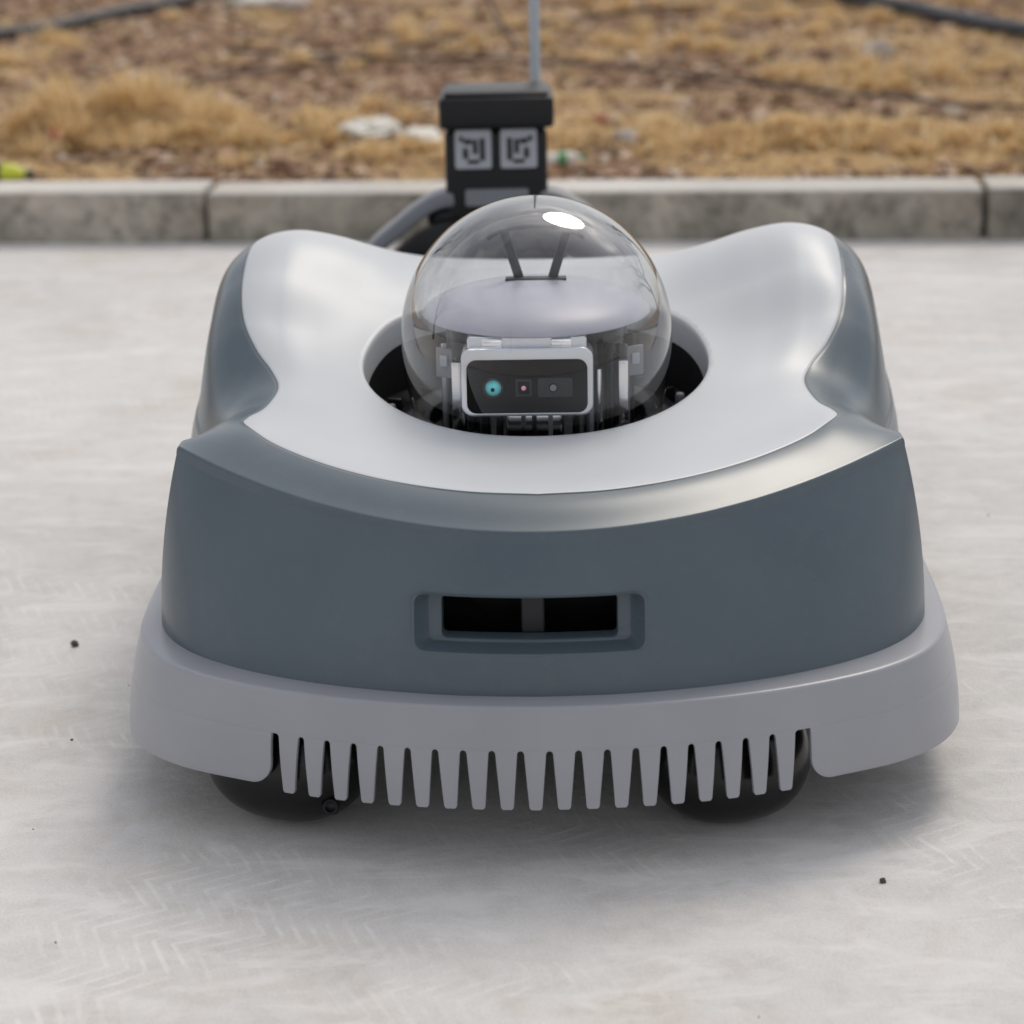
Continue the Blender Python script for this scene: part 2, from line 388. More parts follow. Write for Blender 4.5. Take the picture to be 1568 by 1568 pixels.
# left end must sit further back, following the bumper curve
caster('front_wheel_1',-.248,1.992,-15,w=.084,r=.067); caster('front_wheel_2',.182,1.979,10,w=.080,r=.066)
for i,(x,y,z) in enumerate(((-.203,1.930,.037),(.206,1.931,.037))):
    lathe(f'wheel_bolt_{i}',[(0,.000),(.0045,.000),(.0052,.002),(.0065,.0022),(.0078,.0015),(.008,0),(.008,-.014)],(x,y-Y0,z),M_blk,mower,n=32,rot=(math.radians(62),0,0))
for sgn,xx in ((-1,-.24),(1,.18)):
    box(f'caster_fork_{sgn}',(xx,2.06-Y0,.15),(.05,.08,.05),M_blk,mower,.01)
for k,sgn in enumerate((-1,1)):
    prof=[(0,-.02),(.05,-.022),(.06,-.035),(.10,-.04),(.105,-.05),(.13,-.052),(.150,-.046),(.156,-.03),(.157,0),(.156,.03),(.150,.046),(.13,.052),(.105,.05),(.10,.04),(.06,.035),(.05,.022),(0,.02)]
    lathe(f'rear_wheel_{k}',prof,(sgn*.338,2.66-Y0,.160),M_rubber,mower,axis='X',n=72)
    lathe(f'rear_hub_{k}',[(0,.012),(.03,.012),(.085,0),(.09,-.01)],(sgn*.378,2.66-Y0,.160),M_gmid,mower,n=48,rot=(0,sgn*math.pi/2,0))
    vs=[];fs=[]
    for q in range(36):
        a=2*math.pi*q/36
        b0=len(vs)
        for (u,da) in ((-.045,-.03),(-.045,.03),(.045,.05),(.045,-.01)):
            for rr in (.150,.162):
                vs.append((sgn*.338+u,2.66-Y0+rr*math.cos(a+da),.162+rr*math.sin(a+da)))
        idx=[b0+i for i in range(8)]
        fs+=[(idx[0],idx[2],idx[4],idx[6]),(idx[1],idx[3],idx[5],idx[7]),(idx[0],idx[1],idx[3],idx[2]),(idx[2],idx[3],idx[5],idx[4]),(idx[4],idx[5],idx[7],idx[6]),(idx[6],idx[7],idx[1],idx[0])]
    mesh_obj(f'rear_tread_{k}',vs,fs,M_rubber,mower,False)
# dome well
DC=(-.004,2.340,.400); DR=.1465
lathe('dome_well',[(.1835,.10),(.1835,.085),(.176,.075),(.165,.055),(.150,.040),(0,.040)],(hc[0],2.372-Y0,.225),M_blk,mower)
q0=lv[3].copy(); q1=q0.copy(); q1[:,:2]=hc+(q1[:,:2]-hc)*.93; q1[:,2]=.262
vs=list(q0)+list(q1); vs=[(v[0],v[1]-Y0,v[2]) for v in vs]
mesh_obj('well_wall',vs,[(i,(i+1)%nrg,nrg+(i+1)%nrg,nrg+i) for i in range(nrg)],M_blk,mower)
for k in range(18):
    a=2*math.pi*k/18+.1; x=hc[0]+.165*math.cos(a); y=2.362+.165*math.sin(a)
    box(f'well_rib_{k}',(x,y-Y0,.290),(.006,.016,.045),M_blk,mower,.0015,(0,0,a+math.pi/2))
    if k%3==0: lathe(f'well_screw_{k}',[(0,.003),(.004,.003),(.005,0),(.005,-.02)],(x*.97,2.36+(y-2.36)*.97-Y0,.318),M_gmid,mower,n=20)
lathe('dome_seat',[(.118,.0),(.152,.0),(.157,.006),(.1555,.018),(.146,.026),(.128,.028),(.118,.02)],(DC[0],DC[1]-Y0,.292),M_blkgloss,mower)
# dome: thin clear acrylic
m,nt,b=new_mat('clear_dome'); nt.nodes.remove(b)
out=nt.nodes['Material Output']
tr=N(nt,'ShaderNodeBsdfTransparent'); gl=N(nt,'ShaderNodeBsdfGlossy',Roughness=.012)
lw=N(nt,'ShaderNodeLayerWeight',Blend=.5)
rc=ramp(nt,lw.outputs['Facing'],[(0,(.97,.975,.98)),(.55,(.92,.92,.92)),(.80,(.80,.77,.72)),(.93,(.50,.43,.35)),(1,(.28,.22,.17))]); nt.links.new(rc.outputs[0],tr.inputs[0])
pw=mth(nt,'POWER',lw.outputs['Facing'],1.75)
ma=N(nt,'ShaderNodeMath',operation='MULTIPLY_ADD'); ma.inputs[1].default_value=.85; ma.inputs[2].default_value=.045; ma.use_clamp=True; nt.links.new(pw,ma.inputs[0])
mx=N(nt,'ShaderNodeMixShader'); nt.links.new(ma.outputs[0],mx.inputs[0]); nt.links.new(tr.outputs[0],mx.inputs[1]); nt.links.new(gl.outputs[0],mx.inputs[2]); nt.links.new(mx.outputs[0],out.inputs[0])
M_glass=m
prof=[]
for k in range(0,49):
    a=math.pi/2*k/48; prof.append((DR*math.sin(a)+1e-5,(DR+.003)*math.cos(a)))
for k in range(1,16):
    z=-.095*k/15; prof.append((DR*math.sqrt(max(0,1-(z/.22)**2)),z))
lathe('clear_dome',prof,(DC[0],DC[1]-Y0,DC[2]),M_glass,mower,n=160)
dk=[(0,.0220),(.03,.0212),(.06,.0180),(.09,.0110),(.108,.0045),(.118,-.002),(.1225,-.0070),(.123,-.0085),(.118,-.0105),(.0,-.0105)]
lathe('sensor_deck',dk,(DC[0],DC[1]-Y0,.435),M_grey,mower)
lathe('sensor_drum',[(.098,.142),(.098,.0),(.110,-.006),(.116,-.01)],(DC[0],DC[1]-Y0,.278),M_blkgloss,mower)
rg=random.Random(3)
for k in range(44):
    a=2*math.pi*(k+rg.uniform(-.25,.25))/44; mt=rg.choice((M_chrome,M_blk,M_gmid,M_silver,M_blk,M_chrome))
    box(f'drum_rib_{k}',(DC[0]+.101*math.cos(a),DC[1]-Y0+.101*math.sin(a),.342+rg.uniform(-.006,.004)),(.005,rg.uniform(.003,.010),.100+rg.uniform(-.03,.02)),mt,mower,.0012,(0,0,a+math.pi/2))
box('deck_plate',(DC[0],2.360-Y0,.4560),(.066,.014,.0045),M_gdark,mower,.0012)
for sgn in (-1,1):
    tube(f'dome_strut_{sgn}',[(DC[0]+sgn*.018,2.365-Y0,.456),(DC[0]+sgn*.023,2.367-Y0,.472),(DC[0]+sgn*.030,2.369-Y0,.494),(DC[0]+sgn*.035,2.370-Y0,.510)],.0052,M_gdark,mower)  # dark rods in a V above the deck, inside the dome
tube('dome_bow',[(DC[0]-.052,2.370-Y0,.499),(DC[0]-.038,2.370-Y0,.510),(DC[0],2.370-Y0,.514),(DC[0]+.038,2.370-Y0,.510),(DC[0]+.052,2.370-Y0,.499)],.0026,M_gdark,mower)  # thin dark arch across the rod tops
# camera module
cam=empty('depth_camera_module'); cam.parent=mower; cam.location=(-.0125,2.228-Y0,.3760); cam.rotation_euler=(math.radians(-4),0,0)
def rbox(name,c,s,r,mat,parent,bev=.0015):
    bm=bmesh.new(); pts=rr_loop(s[0]/2,s[2]/2,r,8,cz=0)
    f=[bm.verts.new((x,-s[1]/2,z)) for x,z in pts]; k=[bm.verts.new((x,s[1]/2,z)) for x,z in pts]
    n=len(pts); bm.faces.new(f); bm.faces.new(k[::-1])
    for i in range(n): bm.faces.new((f[i],k[i],k[(i+1)%n],f[(i+1)%n]))
    bmesh.ops.recalc_face_normals(bm,faces=bm.faces)
    if bev:
        ed=[e for e in bm.edges if (abs(e.verts[0].co.y-e.verts[1].co.y)<1e-6)]
        bmesh.ops.bevel(bm,geom=ed,offset=bev,segments=2,affect='EDGES',profile=.5)
    me=bpy.data.meshes.new(name); bm.to_mesh(me); bm.free(); me.shade_smooth(); me.materials.append(mat)
    o=bpy.data.objects.new(name,me); o.location=c
    o.modifiers.new('w','WEIGHTED_NORMAL')
    return link(o,parent)
rbox('body',(0,.012,.003),(.137,.054,.072),.012,M_silver,cam,.003)
rbox('body_cap',(0,.016,.0415),(.124,.040,.015),.004,M_silver,cam,.002)
for sgn in (-1,1):
    box(f'body_clip_{sgn}',(sgn*.036,.000,.0415),(.022,.012,.012),M_chrome,cam,.002)
rbox('face',(0,-.0150,-.001),(.125,.005,.056),.010,M_face,cam,.001)
def lensmat(n,c,em=0):
    m_,nt_,b_=new_mat(n); tc=N(nt_,'ShaderNodeTexCoord'); gr=N(nt_,'ShaderNodeTexGradient',gradient_type='SPHERICAL')
    mp=N(nt_,'ShaderNodeMapping'); mp.inputs['Scale'].default_value=(110,110,110); nt_.links.new(tc.outputs['Object'],mp.inputs[0]); nt_.links.new(mp.outputs[0],gr.inputs[0])
    r=ramp(nt_,gr.outputs['Fac'],[(0,tuple(x*.2 for x in c)),(.4,tuple(x*.8 for x in c)),(1,c)]); nt_.links.new(r.outputs[0],b_.inputs['Base Color'])
    b_.inputs['Roughness'].default_value=.08; b_.inputs['Metallic'].default_value=.3; return m_
lens_t=lensmat('lens_teal',(.20,.90,.95)); lens_p=lensmat('lens_pink',(1,.5,.6))
def lens(n,x,r,mat):
    lathe(n+'_ring',[(r*1.25,0),(r*1.25,.0015),(r*1.1,.002),(r,.0005)],(x,-.0175,-.002),M_gdark,cam,n=40,rot=(math.pi/2,0,0))
    lathe(n,[(0,.002),(r*.4,.0016),(r*.8,.0006),(r,0)],(x,-.0180,-.002),mat,cam,n=40,rot=(math.pi/2,0,0))
lens('lens_a',-.035,.0085,lens_t); lathe('lens_a_pupil',[(0,.0005),(.0022,0.0)],(-.0355,-.0202,-.0035),M_face,cam,n=24,rot=(math.pi/2,0,0))
rbox('projector_frame',(-.0035,-.0180,-.002),(.017,.002,.018),.002,M_gdark,cam,.0005)
rbox('projector_window',(-.0035,-.0193,-.002),(.012,.0015,.013),.0015,M_face,cam,.0004)
lathe('projector_dot',[(0,.0006),(.0022,.0002),(.0025,0)],(-.0035,-.0202,-.002),lens_p,cam,n=20,rot=(math.pi/2,0,0))
rbox('rgb_frame',(.029,-.0180,-.002),(.036,.002,.020),.002,M_gdark,cam,.0005)
lens('lens_b',.027,.0075,M_face)
lathe('lens_b_core',[(0,.001),(.0035,.0)],(.027,-.0205,-.002),M_gmid,cam,n=24,rot=(math.pi/2,0,0))
box('module_bracket',(-.006,2.254-Y0,.322),(.06,.03,.04),M_chrome,mower,.004)
for sgn in (-1,1):
    box(f'side_board_{sgn}',(sgn*.100,2.268-Y0,.388),(.020,.004,.032),M_gmid,mower,.001,(0,0,sgn*.5))
    box(f'side_board_chip_{sgn}',(sgn*.101,2.264-Y0,.391),(.009,.003,.012),M_label,mower,.001,(0,0,sgn*.5))
    box(f'side_post_{sgn}',(sgn*.088,2.262-Y0,.345),(.010,.006,.09),M_chrome,mower,.001)
# ------------------------------------------------------------------ docking station behind
dock=empty('docking_station',(-.013,3.47,0),0)
box('base_plate',(0,.02,.018),(.40,.40,.030),M_gdark,dock,.01)
box('tower_body',(0,0,.245),(.158,.10,.42),M_blk,dock,.008)
box('tower_foot',(0,.0,.07),(.22,.16,.10),M_blk,dock,.03)
box('tower_cap',(.002,-.006,.484),(.176,.135,.048),M_blk,dock,.008)
box('tower_cap_lid',(.002,-.006,.5105),(.160,.118,.008),M_blk,dock,.004)
for sgn in (-1,1):
    rbox(f'reader_plate_{sgn}',(sgn*.0350,-.0525,.427),(.056,.006,.060),.004,M_label,dock,.001)
    for (dx,dz,w,h) in ((-.014,.0,.008,.034),(-.003,.004,.007,.022),(.008,.012,.012,.008),(.012,-.006,.008,.016),(.000,-.019,.018,.006),(.018,.016,.006,.008)):
        box('reader_mark',(sgn*.0350+sgn*dx,-.0562,.427+dz),(w,.002,h),M_gdark,dock,.0004)
rbox('tower_nameplate',(.0,-.0535,.352),(.098,.007,.026),.004,M_gmid,dock,.001)
for sgn in (-1,1):
    def arm(o,pts,w,t,mat):
        vs=[];fs=[]
        P=catmull(pts,8); n=len(P)
        T_=np.gradient(P,axis=0)
        for i,p in enumerate(P):
            tx,tz=T_[i,0],T_[i,2]; l=math.hypot(tx,tz)+1e-9; nx_,nz_=-tz/l,tx/l
            for (a,c) in ((-w,-t),(w,-t),(w,t),(-w,t)):
                vs.append((sgn*(p[0]+nx_*c),p[1]+a,p[2]+nz_*c))
        for i in range(n-1):
            for k in range(4): fs.append((i*4+k,i*4+(k+1)%4,(i+1)*4+(k+1)%4,(i+1)*4+k))
        fs+= [(0,1,2,3),((n-1)*4,(n-1)*4+1,(n-1)*4+2,(n-1)*4+3)]
        q=mesh_obj(o,vs,fs,mat,dock); fix_normals(q); q.data.shade_smooth()
        mm=q.modifiers.new('b','BEVEL'); mm.width=.004; mm.segments=2; mm.limit_method='ANGLE'
    arm(f'guide_arm_{sgn}',[(.06,-.02,.350),(.095,-.03,.345),(.125,-.04,.330),(.155,-.05,.308),(.185,-.06,.285),(.205,-.06,.262),(.222,-.06,.235),(.23,-.06,.15),(.23,-.06,.03)],.028,.0115,M_gmid)
    arm(f'contact_arm_{sgn}',[(.05,-.05,.300),(.08,-.07,.300),(.11,-.085,.290),(.14,-.09,.268),(.165,-.09,.250),(.20,-.09,.245)],.022,.020,M_blk)
    box(f'arm_cheek_{sgn}',(sgn*.080,-.01,.285),(.06,.08,.11),M_blk,dock,.02)
pole=empty('antenna_pole',(.052,3.60,0))
M_pole=plastic('galvanised',(.36,.39,.42),.45,metal=.2)
lathe('pole_tube',[(.0085,0),(.0085,1.7),(0,1.705)],(0,0,0),M_pole,pole,n=24)
lathe('pole_foot',[(0,.02),(.06,.02),(.07,0.0)],(0,0,.004),M_pole,pole,n=32)
# ------------------------------------------------------------------ concrete
def concrete_mat(name,lo,hi,kerb=False):
    m,nt,b=new_mat(name); tc=N(nt,'ShaderNodeTexCoord')
    def nz(s,d=4,r=.55,dist=0):
        n=N(nt,'ShaderNodeTexNoise',Scale=float(s),Detail=float(d),Roughness=r,Distortion=float(dist)); nt.links.new(tc.outputs['Object'],n.inputs['Vector']); return n.outputs['Fac']
    c=ramp(nt,nz(1.6,5,.62,.6),[(.30,lo),(.5,tuple((a+b_)/2 for a,b_ in zip(lo,hi))),(.70,hi)]).outputs[0]
    st=ramp(nt,nz(2.6,5,.7,1.2),[(.52,g(0)),(.74,g(.75))]).outputs[0]
    c=mixc(nt,st,c,tuple(x*y for x,y in zip(lo,(.98,.91,.84))))
    fine=ramp(nt,nz(24,6,.72,.4),[(.3,g(.90)),(.5,g(1.0)),(.7,g(1.05))]).outputs[0]
    c=mixc(nt,1.0,c,fine,'MULTIPLY')
    gr=ramp(nt,nz(380,2,.6),[(.35,g(.92)),(.6,g(1.03))]).outputs[0]
    c=mixc(nt,1.0,c,gr,'MULTIPLY')
    f=None
    if not kerb:
        mp=N(nt,'ShaderNodeMapping'); mp.inputs['Rotation'].default_value=(0,0,.7); mp.inputs['Scale'].default_value=(1,3.0,1); nt.links.new(tc.outputs['Object'],mp.inputs[0])
        sn=N(nt,'ShaderNodeTexNoise',Scale=7.0,Detail=5.0,Roughness=.65,Distortion=.8); nt.links.new(mp.outputs[0],sn.inputs['Vector'])
        sm=ramp(nt,sn.outputs['Fac'],[(.5,g(0)),(.66,g(.6))]).outputs[0]
        c=mixc(nt,sm,c,tuple(min(.80,x*1.10) for x in hi))
        mp=N(nt,'ShaderNodeMapping'); mp.inputs['Rotation'].default_value=(0,0,.35); nt.links.new(tc.outputs['Object'],mp.inputs[0])
        dn=N(nt,'ShaderNodeTexNoise',Scale=4.0,Detail=1.0); nt.links.new(tc.outputs['Object'],dn.inputs['Vector'])
        sx=N(nt,'ShaderNodeSeparateXYZ'); nt.links.new(mp.outputs[0],sx.inputs[0])
        pp=mth(nt,'PINGPONG',mth(nt,'MULTIPLY_ADD',dn.outputs['Fac'],.05,sx.outputs[1]),.050)
        ph=mth(nt,'MULTIPLY_ADD',pp,260.0,mth(nt,'MULTIPLY_ADD',sx.outputs[0],300.0,mth(nt,'MULTIPLY',nz(14,2),5.0)))
        sw=mth(nt,'SINE',ph)
        swr=ramp(nt,sw,[(.35,g(0)),(.9,g(1))]).outputs[0]
        mk=ramp(nt,nz(2.3,5,.7,.6),[(.47,g(0)),(.62,g(1))]).outputs[0]
        f=mixc(nt,1.0,swr,mk,'MULTIPLY')
        brk=ramp(nt,nz(30,4,.7),[(.40,g(.15)),(.6,g(1))]).outputs[0]
        f=mixc(nt,1.0,f,brk,'MULTIPLY')
        c=mixc(nt,mixc(nt,1.0,f,g(.6),'MULTIPLY'),c,tuple(min(.82,x*1.14) for x in hi))
    vo=N(nt,'ShaderNodeTexVoronoi',Scale=30.0 if not kerb else 60.0); nt.links.new(tc.outputs['Object'],vo.inputs['Vector'])
    pk=ramp(nt,vo.outputs['Distance'],[(.02,g(.7)),(.05,g(0))]).outputs[0]
    pm=ramp(nt,nz(9,2),[(.56,g(0)),(.62,g(.8))]).outputs[0]
    c=mixc(nt,mixc(nt,1.0,pk,pm,'MULTIPLY'),c,tuple(x*.5 for x in lo))
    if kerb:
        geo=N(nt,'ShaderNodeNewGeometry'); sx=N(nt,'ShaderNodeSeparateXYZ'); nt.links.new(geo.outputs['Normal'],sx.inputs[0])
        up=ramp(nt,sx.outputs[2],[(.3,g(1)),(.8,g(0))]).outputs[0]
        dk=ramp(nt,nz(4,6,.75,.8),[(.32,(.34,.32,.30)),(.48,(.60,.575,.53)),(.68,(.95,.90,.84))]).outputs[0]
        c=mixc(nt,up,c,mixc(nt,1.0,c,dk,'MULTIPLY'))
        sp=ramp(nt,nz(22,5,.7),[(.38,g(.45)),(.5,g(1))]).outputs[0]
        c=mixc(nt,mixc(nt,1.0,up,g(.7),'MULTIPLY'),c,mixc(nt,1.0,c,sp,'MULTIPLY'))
    nt.links.new(c,b.inputs['Base Color']); b.inputs['Roughness'].default_value=.8; b.inputs['Specular IOR Level'].default_value=.3
    b1=N(nt,'ShaderNodeBump',Strength=.3,Distance=.004); nt.links.new(nz(45,5,.7),b1.inputs['Height'])
    last=b1
    if f is not None:
        b2=N(nt,'ShaderNodeBump',Strength=.18,Distance=.0015); nt.links.new(f,b2.inputs['Height']); nt.links.new(b1.outputs[0],b2.inputs['Normal']); last=b2
    nt.links.new(last.outputs[0],b.inputs['Normal'])
    return m
M_con=concrete_mat('concrete',(.57,.548,.525),(.69,.67,.65))
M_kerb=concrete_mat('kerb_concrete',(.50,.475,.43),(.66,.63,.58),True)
KY=lambda x:4.80-.085*x
mesh_obj('concrete_pavement',[(-60,-60,0),(60,-60,0),(60,KY(60)+.06,0),(-60,KY(-60)+.06,0)],[(0,1,2,3)],M_con,None,False)
bm=bmesh.new(); ka=math.atan(-.085); jx=-.66
seglen=1.70
x=jx-seglen*12
while x<16:
    r=bmesh.ops.create_cube(bm,size=1); vs=r['verts']
    bmesh.ops.scale(bm,vec=(seglen-.010,.15,.30),verts=vs)
    bmesh.ops.translate(bm,vec=(x+seglen/2,random.uniform(-.002,.002),-.038+random.uniform(-.003,.003)),verts=vs)
    x+=seglen
bmesh.ops.bevel(bm,geom=bm.edges[:],offset=.009,segments=3,affect='EDGES',profile=.5)
bmesh.ops.rotate(bm,cent=(0,0,0),matrix=Matrix.Rotation(ka,3,'Z'),verts=bm.verts)
bmesh.ops.translate(bm,vec=(0,4.875,0),verts=bm.verts)
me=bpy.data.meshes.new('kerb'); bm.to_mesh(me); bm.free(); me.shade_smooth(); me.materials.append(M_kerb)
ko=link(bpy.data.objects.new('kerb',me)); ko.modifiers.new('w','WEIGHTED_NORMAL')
# ------------------------------------------------------------------ dirt
def dirt_mat():
    m,nt,b=new_mat('dry_soil'); tc=N(nt,'ShaderNodeTexCoord')
    def nz(s,d=4,r=.6,dist=0):
        n=N(nt,'ShaderNodeTexNoise',Scale=float(s),Detail=float(d),Roughness=r,Distortion=float(dist)); nt.links.new(tc.outputs['Object'],n.inputs['Vector']); return n.outputs['Fac']
    c=ramp(nt,nz(2.0,6,.7,.5),[(.3,(.22,.14,.09)),(.5,(.37,.25,.165)),(.7,(.56,.42,.26))]).outputs[0]
    f=ramp(nt,nz(24,4,.75),[(.3,g(.5)),(.5,g(.98)),(.72,g(1.55))]).outputs[0]
    c=mixc(nt,1.0,c,f,'MULTIPLY')
    nt.links.new(c,b.inputs['Base Color']); b.inputs['Roughness'].default_value=.95; b.inputs['Specular IOR Level'].default_value=.1
    bp=N(nt,'ShaderNodeBump',Strength=.8,Distance=.03); nt.links.new(nz(22,5,.75),bp.inputs['Height']); nt.links.new(bp.outputs[0],b.inputs['Normal'])
    return m
M_dirt=dirt_mat()
def gz(x,y):
    d=y-KY(x)-.15
    return .088+ (.022*noise.noise(Vector((x*1.3,y*1.3,0)))+.014*noise.noise(Vector((x*5,y*5,3))))*min(1,max(0,d/.4)) + .012*max(0,min(d,6))*.6
ys=list(.12+np.linspace(0,8,130))
while ys[-1]<500: ys.append(ys[-1]*1.12+.1)
xs=list(np.linspace(-6,6,160))
ext=[6.6]
while ext[-1]<500: ext.append(ext[-1]*1.25)
xs=[-e for e in ext[::-1]]+xs+ext
vs=[];fs=[]
for d in ys:
    for x in xs:
        y=4.80-.085*max(-30,min(30,x))+d
        vs.append((x,y,gz(x,y) if abs(x)<40 else .1))
nx=len(xs)
for j in range(len(ys)-1):
    for i in range(nx-1): fs.append((j*nx+i,j*nx+i+1,(j+1)*nx+i+1,(j+1)*nx+i))
mesh_obj('dry_ground',vs,fs,M_dirt)
mesh_obj('ground',[(-600,-600,-.02),(600,-600,-.02),(600,600,-.02),(-600,600,-.02)],[(0,1,2,3)],M_dirt,None,False)
def island_mat(name,stops,rough=.8,trans=.25):
    m,nt,b=new_mat(name); ge=N(nt,'ShaderNodeNewGeometry')
    r=ramp(nt,ge.outputs['Random Per Island'],stops); nt.links.new(r.outputs[0],b.inputs['Base Color'])
    b.inputs['Roughness'].default_value=rough; b.inputs['Specular IOR Level'].default_value=.2
    t=N(nt,'ShaderNodeBsdfTranslucent'); nt.links.new(r.outputs[0],t.inputs[0])
    mx=N(nt,'ShaderNodeMixShader'); mx.inputs[0].default_value=trans
    nt.links.new(b.outputs[0],mx.inputs[1]); nt.links.new(t.outputs[0],mx.inputs[2]); nt.links.new(mx.outputs[0],nt.nodes['Material Output'].inputs[0])
    return m
M_straw=island_mat('straw',[(0,(.58,.40,.19)),(.35,(.78,.58,.31)),(.8,(.90,.73,.44)),(1,(.93,.83,.60))],trans=.45)
M_leaf=island_mat('leaf_litter',[(0,(.12,.07,.05)),(.35,(.33,.20,.135)),(.7,(.54,.36,.24)),(.93,(.74,.57,.43)),(1,(.82,.74,.64))])
def dens(x,y):
    d=y-KY(x)
    n=noise.noise(Vector((x*.9+7,y*1.1,1.0)))+.75*noise.noise(Vector((x*2.8,y*2.8,5)))+.4*noise.noise(Vector((x*7,y*7,9)))
    near=max(0,1-abs(d-.8)/1.0)
    far=max(0,min(1,(d-1.6)/2))*(.45+.5*max(0,min(1,(x+.3)/1.5)))
    return n*1.15+near*.70+far*.60-.12 - (.40 if x<-1.0 and d>1.2 else 0)
gv=[];gf=[]
def blade(x,y,z,h,lean,az,w):
    dx,dy=math.cos(az),math.sin(az); px,py=-dy*w,dx*w
    b=len(gv)
    m=(x+dx*h*lean*.45,y+dy*h*lean*.45,z+h*(1-lean)*.65+.006)
    t=(x+dx*h*lean,y+dy*h*lean,z+h*(1-lean)*.8+.004)
    gv.extend([(x-px,y-py,z),(x+px,y+py,z),(m[0]+px*.8,m[1]+py*.8,m[2]),(m[0]-px*.8,m[1]-py*.8,m[2]),t])
    gf.extend([(b,b+1,b+2,b+3),(b+3,b+2,b+4)])
cnt=0
while cnt<66000:
    y=4.98+8.5*random.random()**1.5; hw=1.4+.28*(y-4.8)
    x=random.uniform(-hw-.3,hw+.3)
    if y<KY(x)+.16: continue
    dd=dens(x,y)
    if dd<random.random()*.8+.12:
        if random.random()>.03: continue
    sc=1+.12*(y-5)
    blade(x,y,gz(x,y)-.001,random.uniform(.03,.11)*sc,random.uniform(.78,.995),random.uniform(0,6.283),random.uniform(.0015,.0035)*sc); cnt+=1
for (cx,cy,rx,ry,nt_,hh) in ((-1.0,5.85,.22,.16,34,.14),(-.80,5.62,.25,.10,22,.07),(-.3,5.8,.35,.12,16,.05),(.55,5.5,.40,.12,24,.05),(1.1,5.4,.35,.12,24,.05),(1.2,6.6,.6,.25,30,.06),(-.1,5.35,.3,.08,14,.04),(0,7.5,1.6,.6,40,.06),(1.2,8.6,1.0,.7,40,.07)):
    for q in range(nt_):
        tx=random.gauss(cx,rx*.6); ty=random.gauss(cy,ry*.6)
        if ty<KY(tx)+.2: continue
        hq=hh*random.uniform(.3,1.3); lean_az=random.uniform(0,6.283); n_=int(90+hq*900)
        for k in range(n_):
            a=random.uniform(0,6.283); s=abs(random.gauss(0,.028)); x=tx+s*math.cos(a); y=ty+s*math.sin(a)
            blade(x,y,gz(x,y)-.002+hq*.35*random.random(),random.uniform(.6,1.5)*hq+.03,min(.97,max(.25,random.gauss(.72,.18))),random.gauss(lean_az,1.3),random.uniform(.0016,.0032))
mesh_obj('dry_grass',gv,gf,M_straw,None,False)
lv_=[];lf=[]
for k in range(26000):
    y=4.98+9*random.random()**1.4; hw=1.5+.28*(y-4.8); x=random.uniform(-hw-.3,hw+.3)
    if y<KY(x)+.17: continue
    if dens(x,y)>.35 and random.random()<.7: continue
    s=random.uniform(.008,.034)*(1+.08*(y-5)); a=random.uniform(0,6.283); ti=random.uniform(-.5,.5); z=gz(x,y)+random.uniform(.002,.014)
    u=Vector((math.cos(a),math.sin(a),ti*.6))*s; v=Vector((-math.sin(a),math.cos(a),random.uniform(-.5,.5)))*s*.55
    c=Vector((x,y,z)); b=len(lv_)
    lv_.extend([tuple(c-u),tuple(c-u*.1-v),tuple(c+u),tuple(c+u*.1+v+Vector((0,0,s*.3)))]); lf.append((b,b+1,b+2,b+3))
mesh_obj('leaf_litter',lv_,lf,M_leaf,None,False)
M_hose=plastic('hose_black',(.03,.033,.04),.5)
M_cable=plastic('cable_brown',(.09,.065,.055),.7)
def gpts(P,h): return [(x,y,gz(x,y)+h) for x,y in catmull(P,6)]
tube('irrigation_hose',gpts([(-4.2,6.6),(-3.0,7.0),(-2.3,7.45),(-1.82,7.8),(-1.3,8.8),(-.5,10.2)],.03),.025,M_hose)
tube('irrigation_hose.001',gpts([(.6,9.7),(1.1,8.8),(1.45,8.1),(1.74,7.3),(2.3,6.7),(3.4,6.4)],.03),.030,M_hose)
tube('ground_cable',gpts([(-.9,7.3),(-.3,7.05),(.13,6.9),(.6,6.5),(1.0,6.0),(1.35,5.75),(1.9,5.6)],.03),.0055,M_cable)
tube('ground_cable.001',gpts([(-1.3,6.3),(-.95,6.5),(-.6,7.0),(-.1,7.6),(.5,8.2),(1.3,8.4)],.03),.005,M_cable)
tube('ground_cable.002',[(.05,7.2,.14),(-.02,7.3,.22),(-.08,7.5,.33),(-.12,7.6,.6),(-.13,7.7,.9)],.007,M_cable)
def rock(name,c,s,mat,seed,rough=1):
    bm=bmesh.new(); bmesh.ops.create_icosphere(bm,subdivisions=4,radius=1)
    for v in bm.verts:
        k=1+.38*noise.noise(v.co*1.3+Vector((seed,0,0)))+.22*rough*noise.noise(v.co*3.5+Vector((seed,3,0))); v.co=Vector((v.co.x*k*s[0],v.co.y*k*s[1],v.co.z*k*s[2]))
    me=bpy.data.meshes.new(name); bm.to_mesh(me); bm.free(); me.shade_flat(); me.materials.append(mat)
    o=bpy.data.objects.new(name,me); o.location=c; o.rotation_euler=(0,0,seed); return link(o)
M_paper=plastic('paper_white',(.80,.77,.70),.7,var=.12); M_stone=plastic('stone',(.50,.43,.38),.8,var=.25); M_brick=plastic('brick_chip',(.45,.17,.11),.8)
rock('crumpled_paper',(-.33,5.63,.125),(.080,.06,.026),M_paper,.3,2)
rock('crumpled_paper.001',(-.20,5.58,.115),(.09,.04,.014),M_paper,1.9,2)
rock('stone',(-.95,8.9,.16),(.16,.10,.05),M_paper,.7)
rock('stone.001',(.30,5.45,.12),(.03,.03,.02),M_stone,2)
rock('stone.002',(-.8,8.6,.15),(.07,.06,.03),M_stone,3)
rock('stone.003',(1.15,6.9,.14),(.05,.05,.03),M_stone,5)
rock('brick_chip',(-1.13,5.6,.13),(.03,.02,.018),M_brick,1)
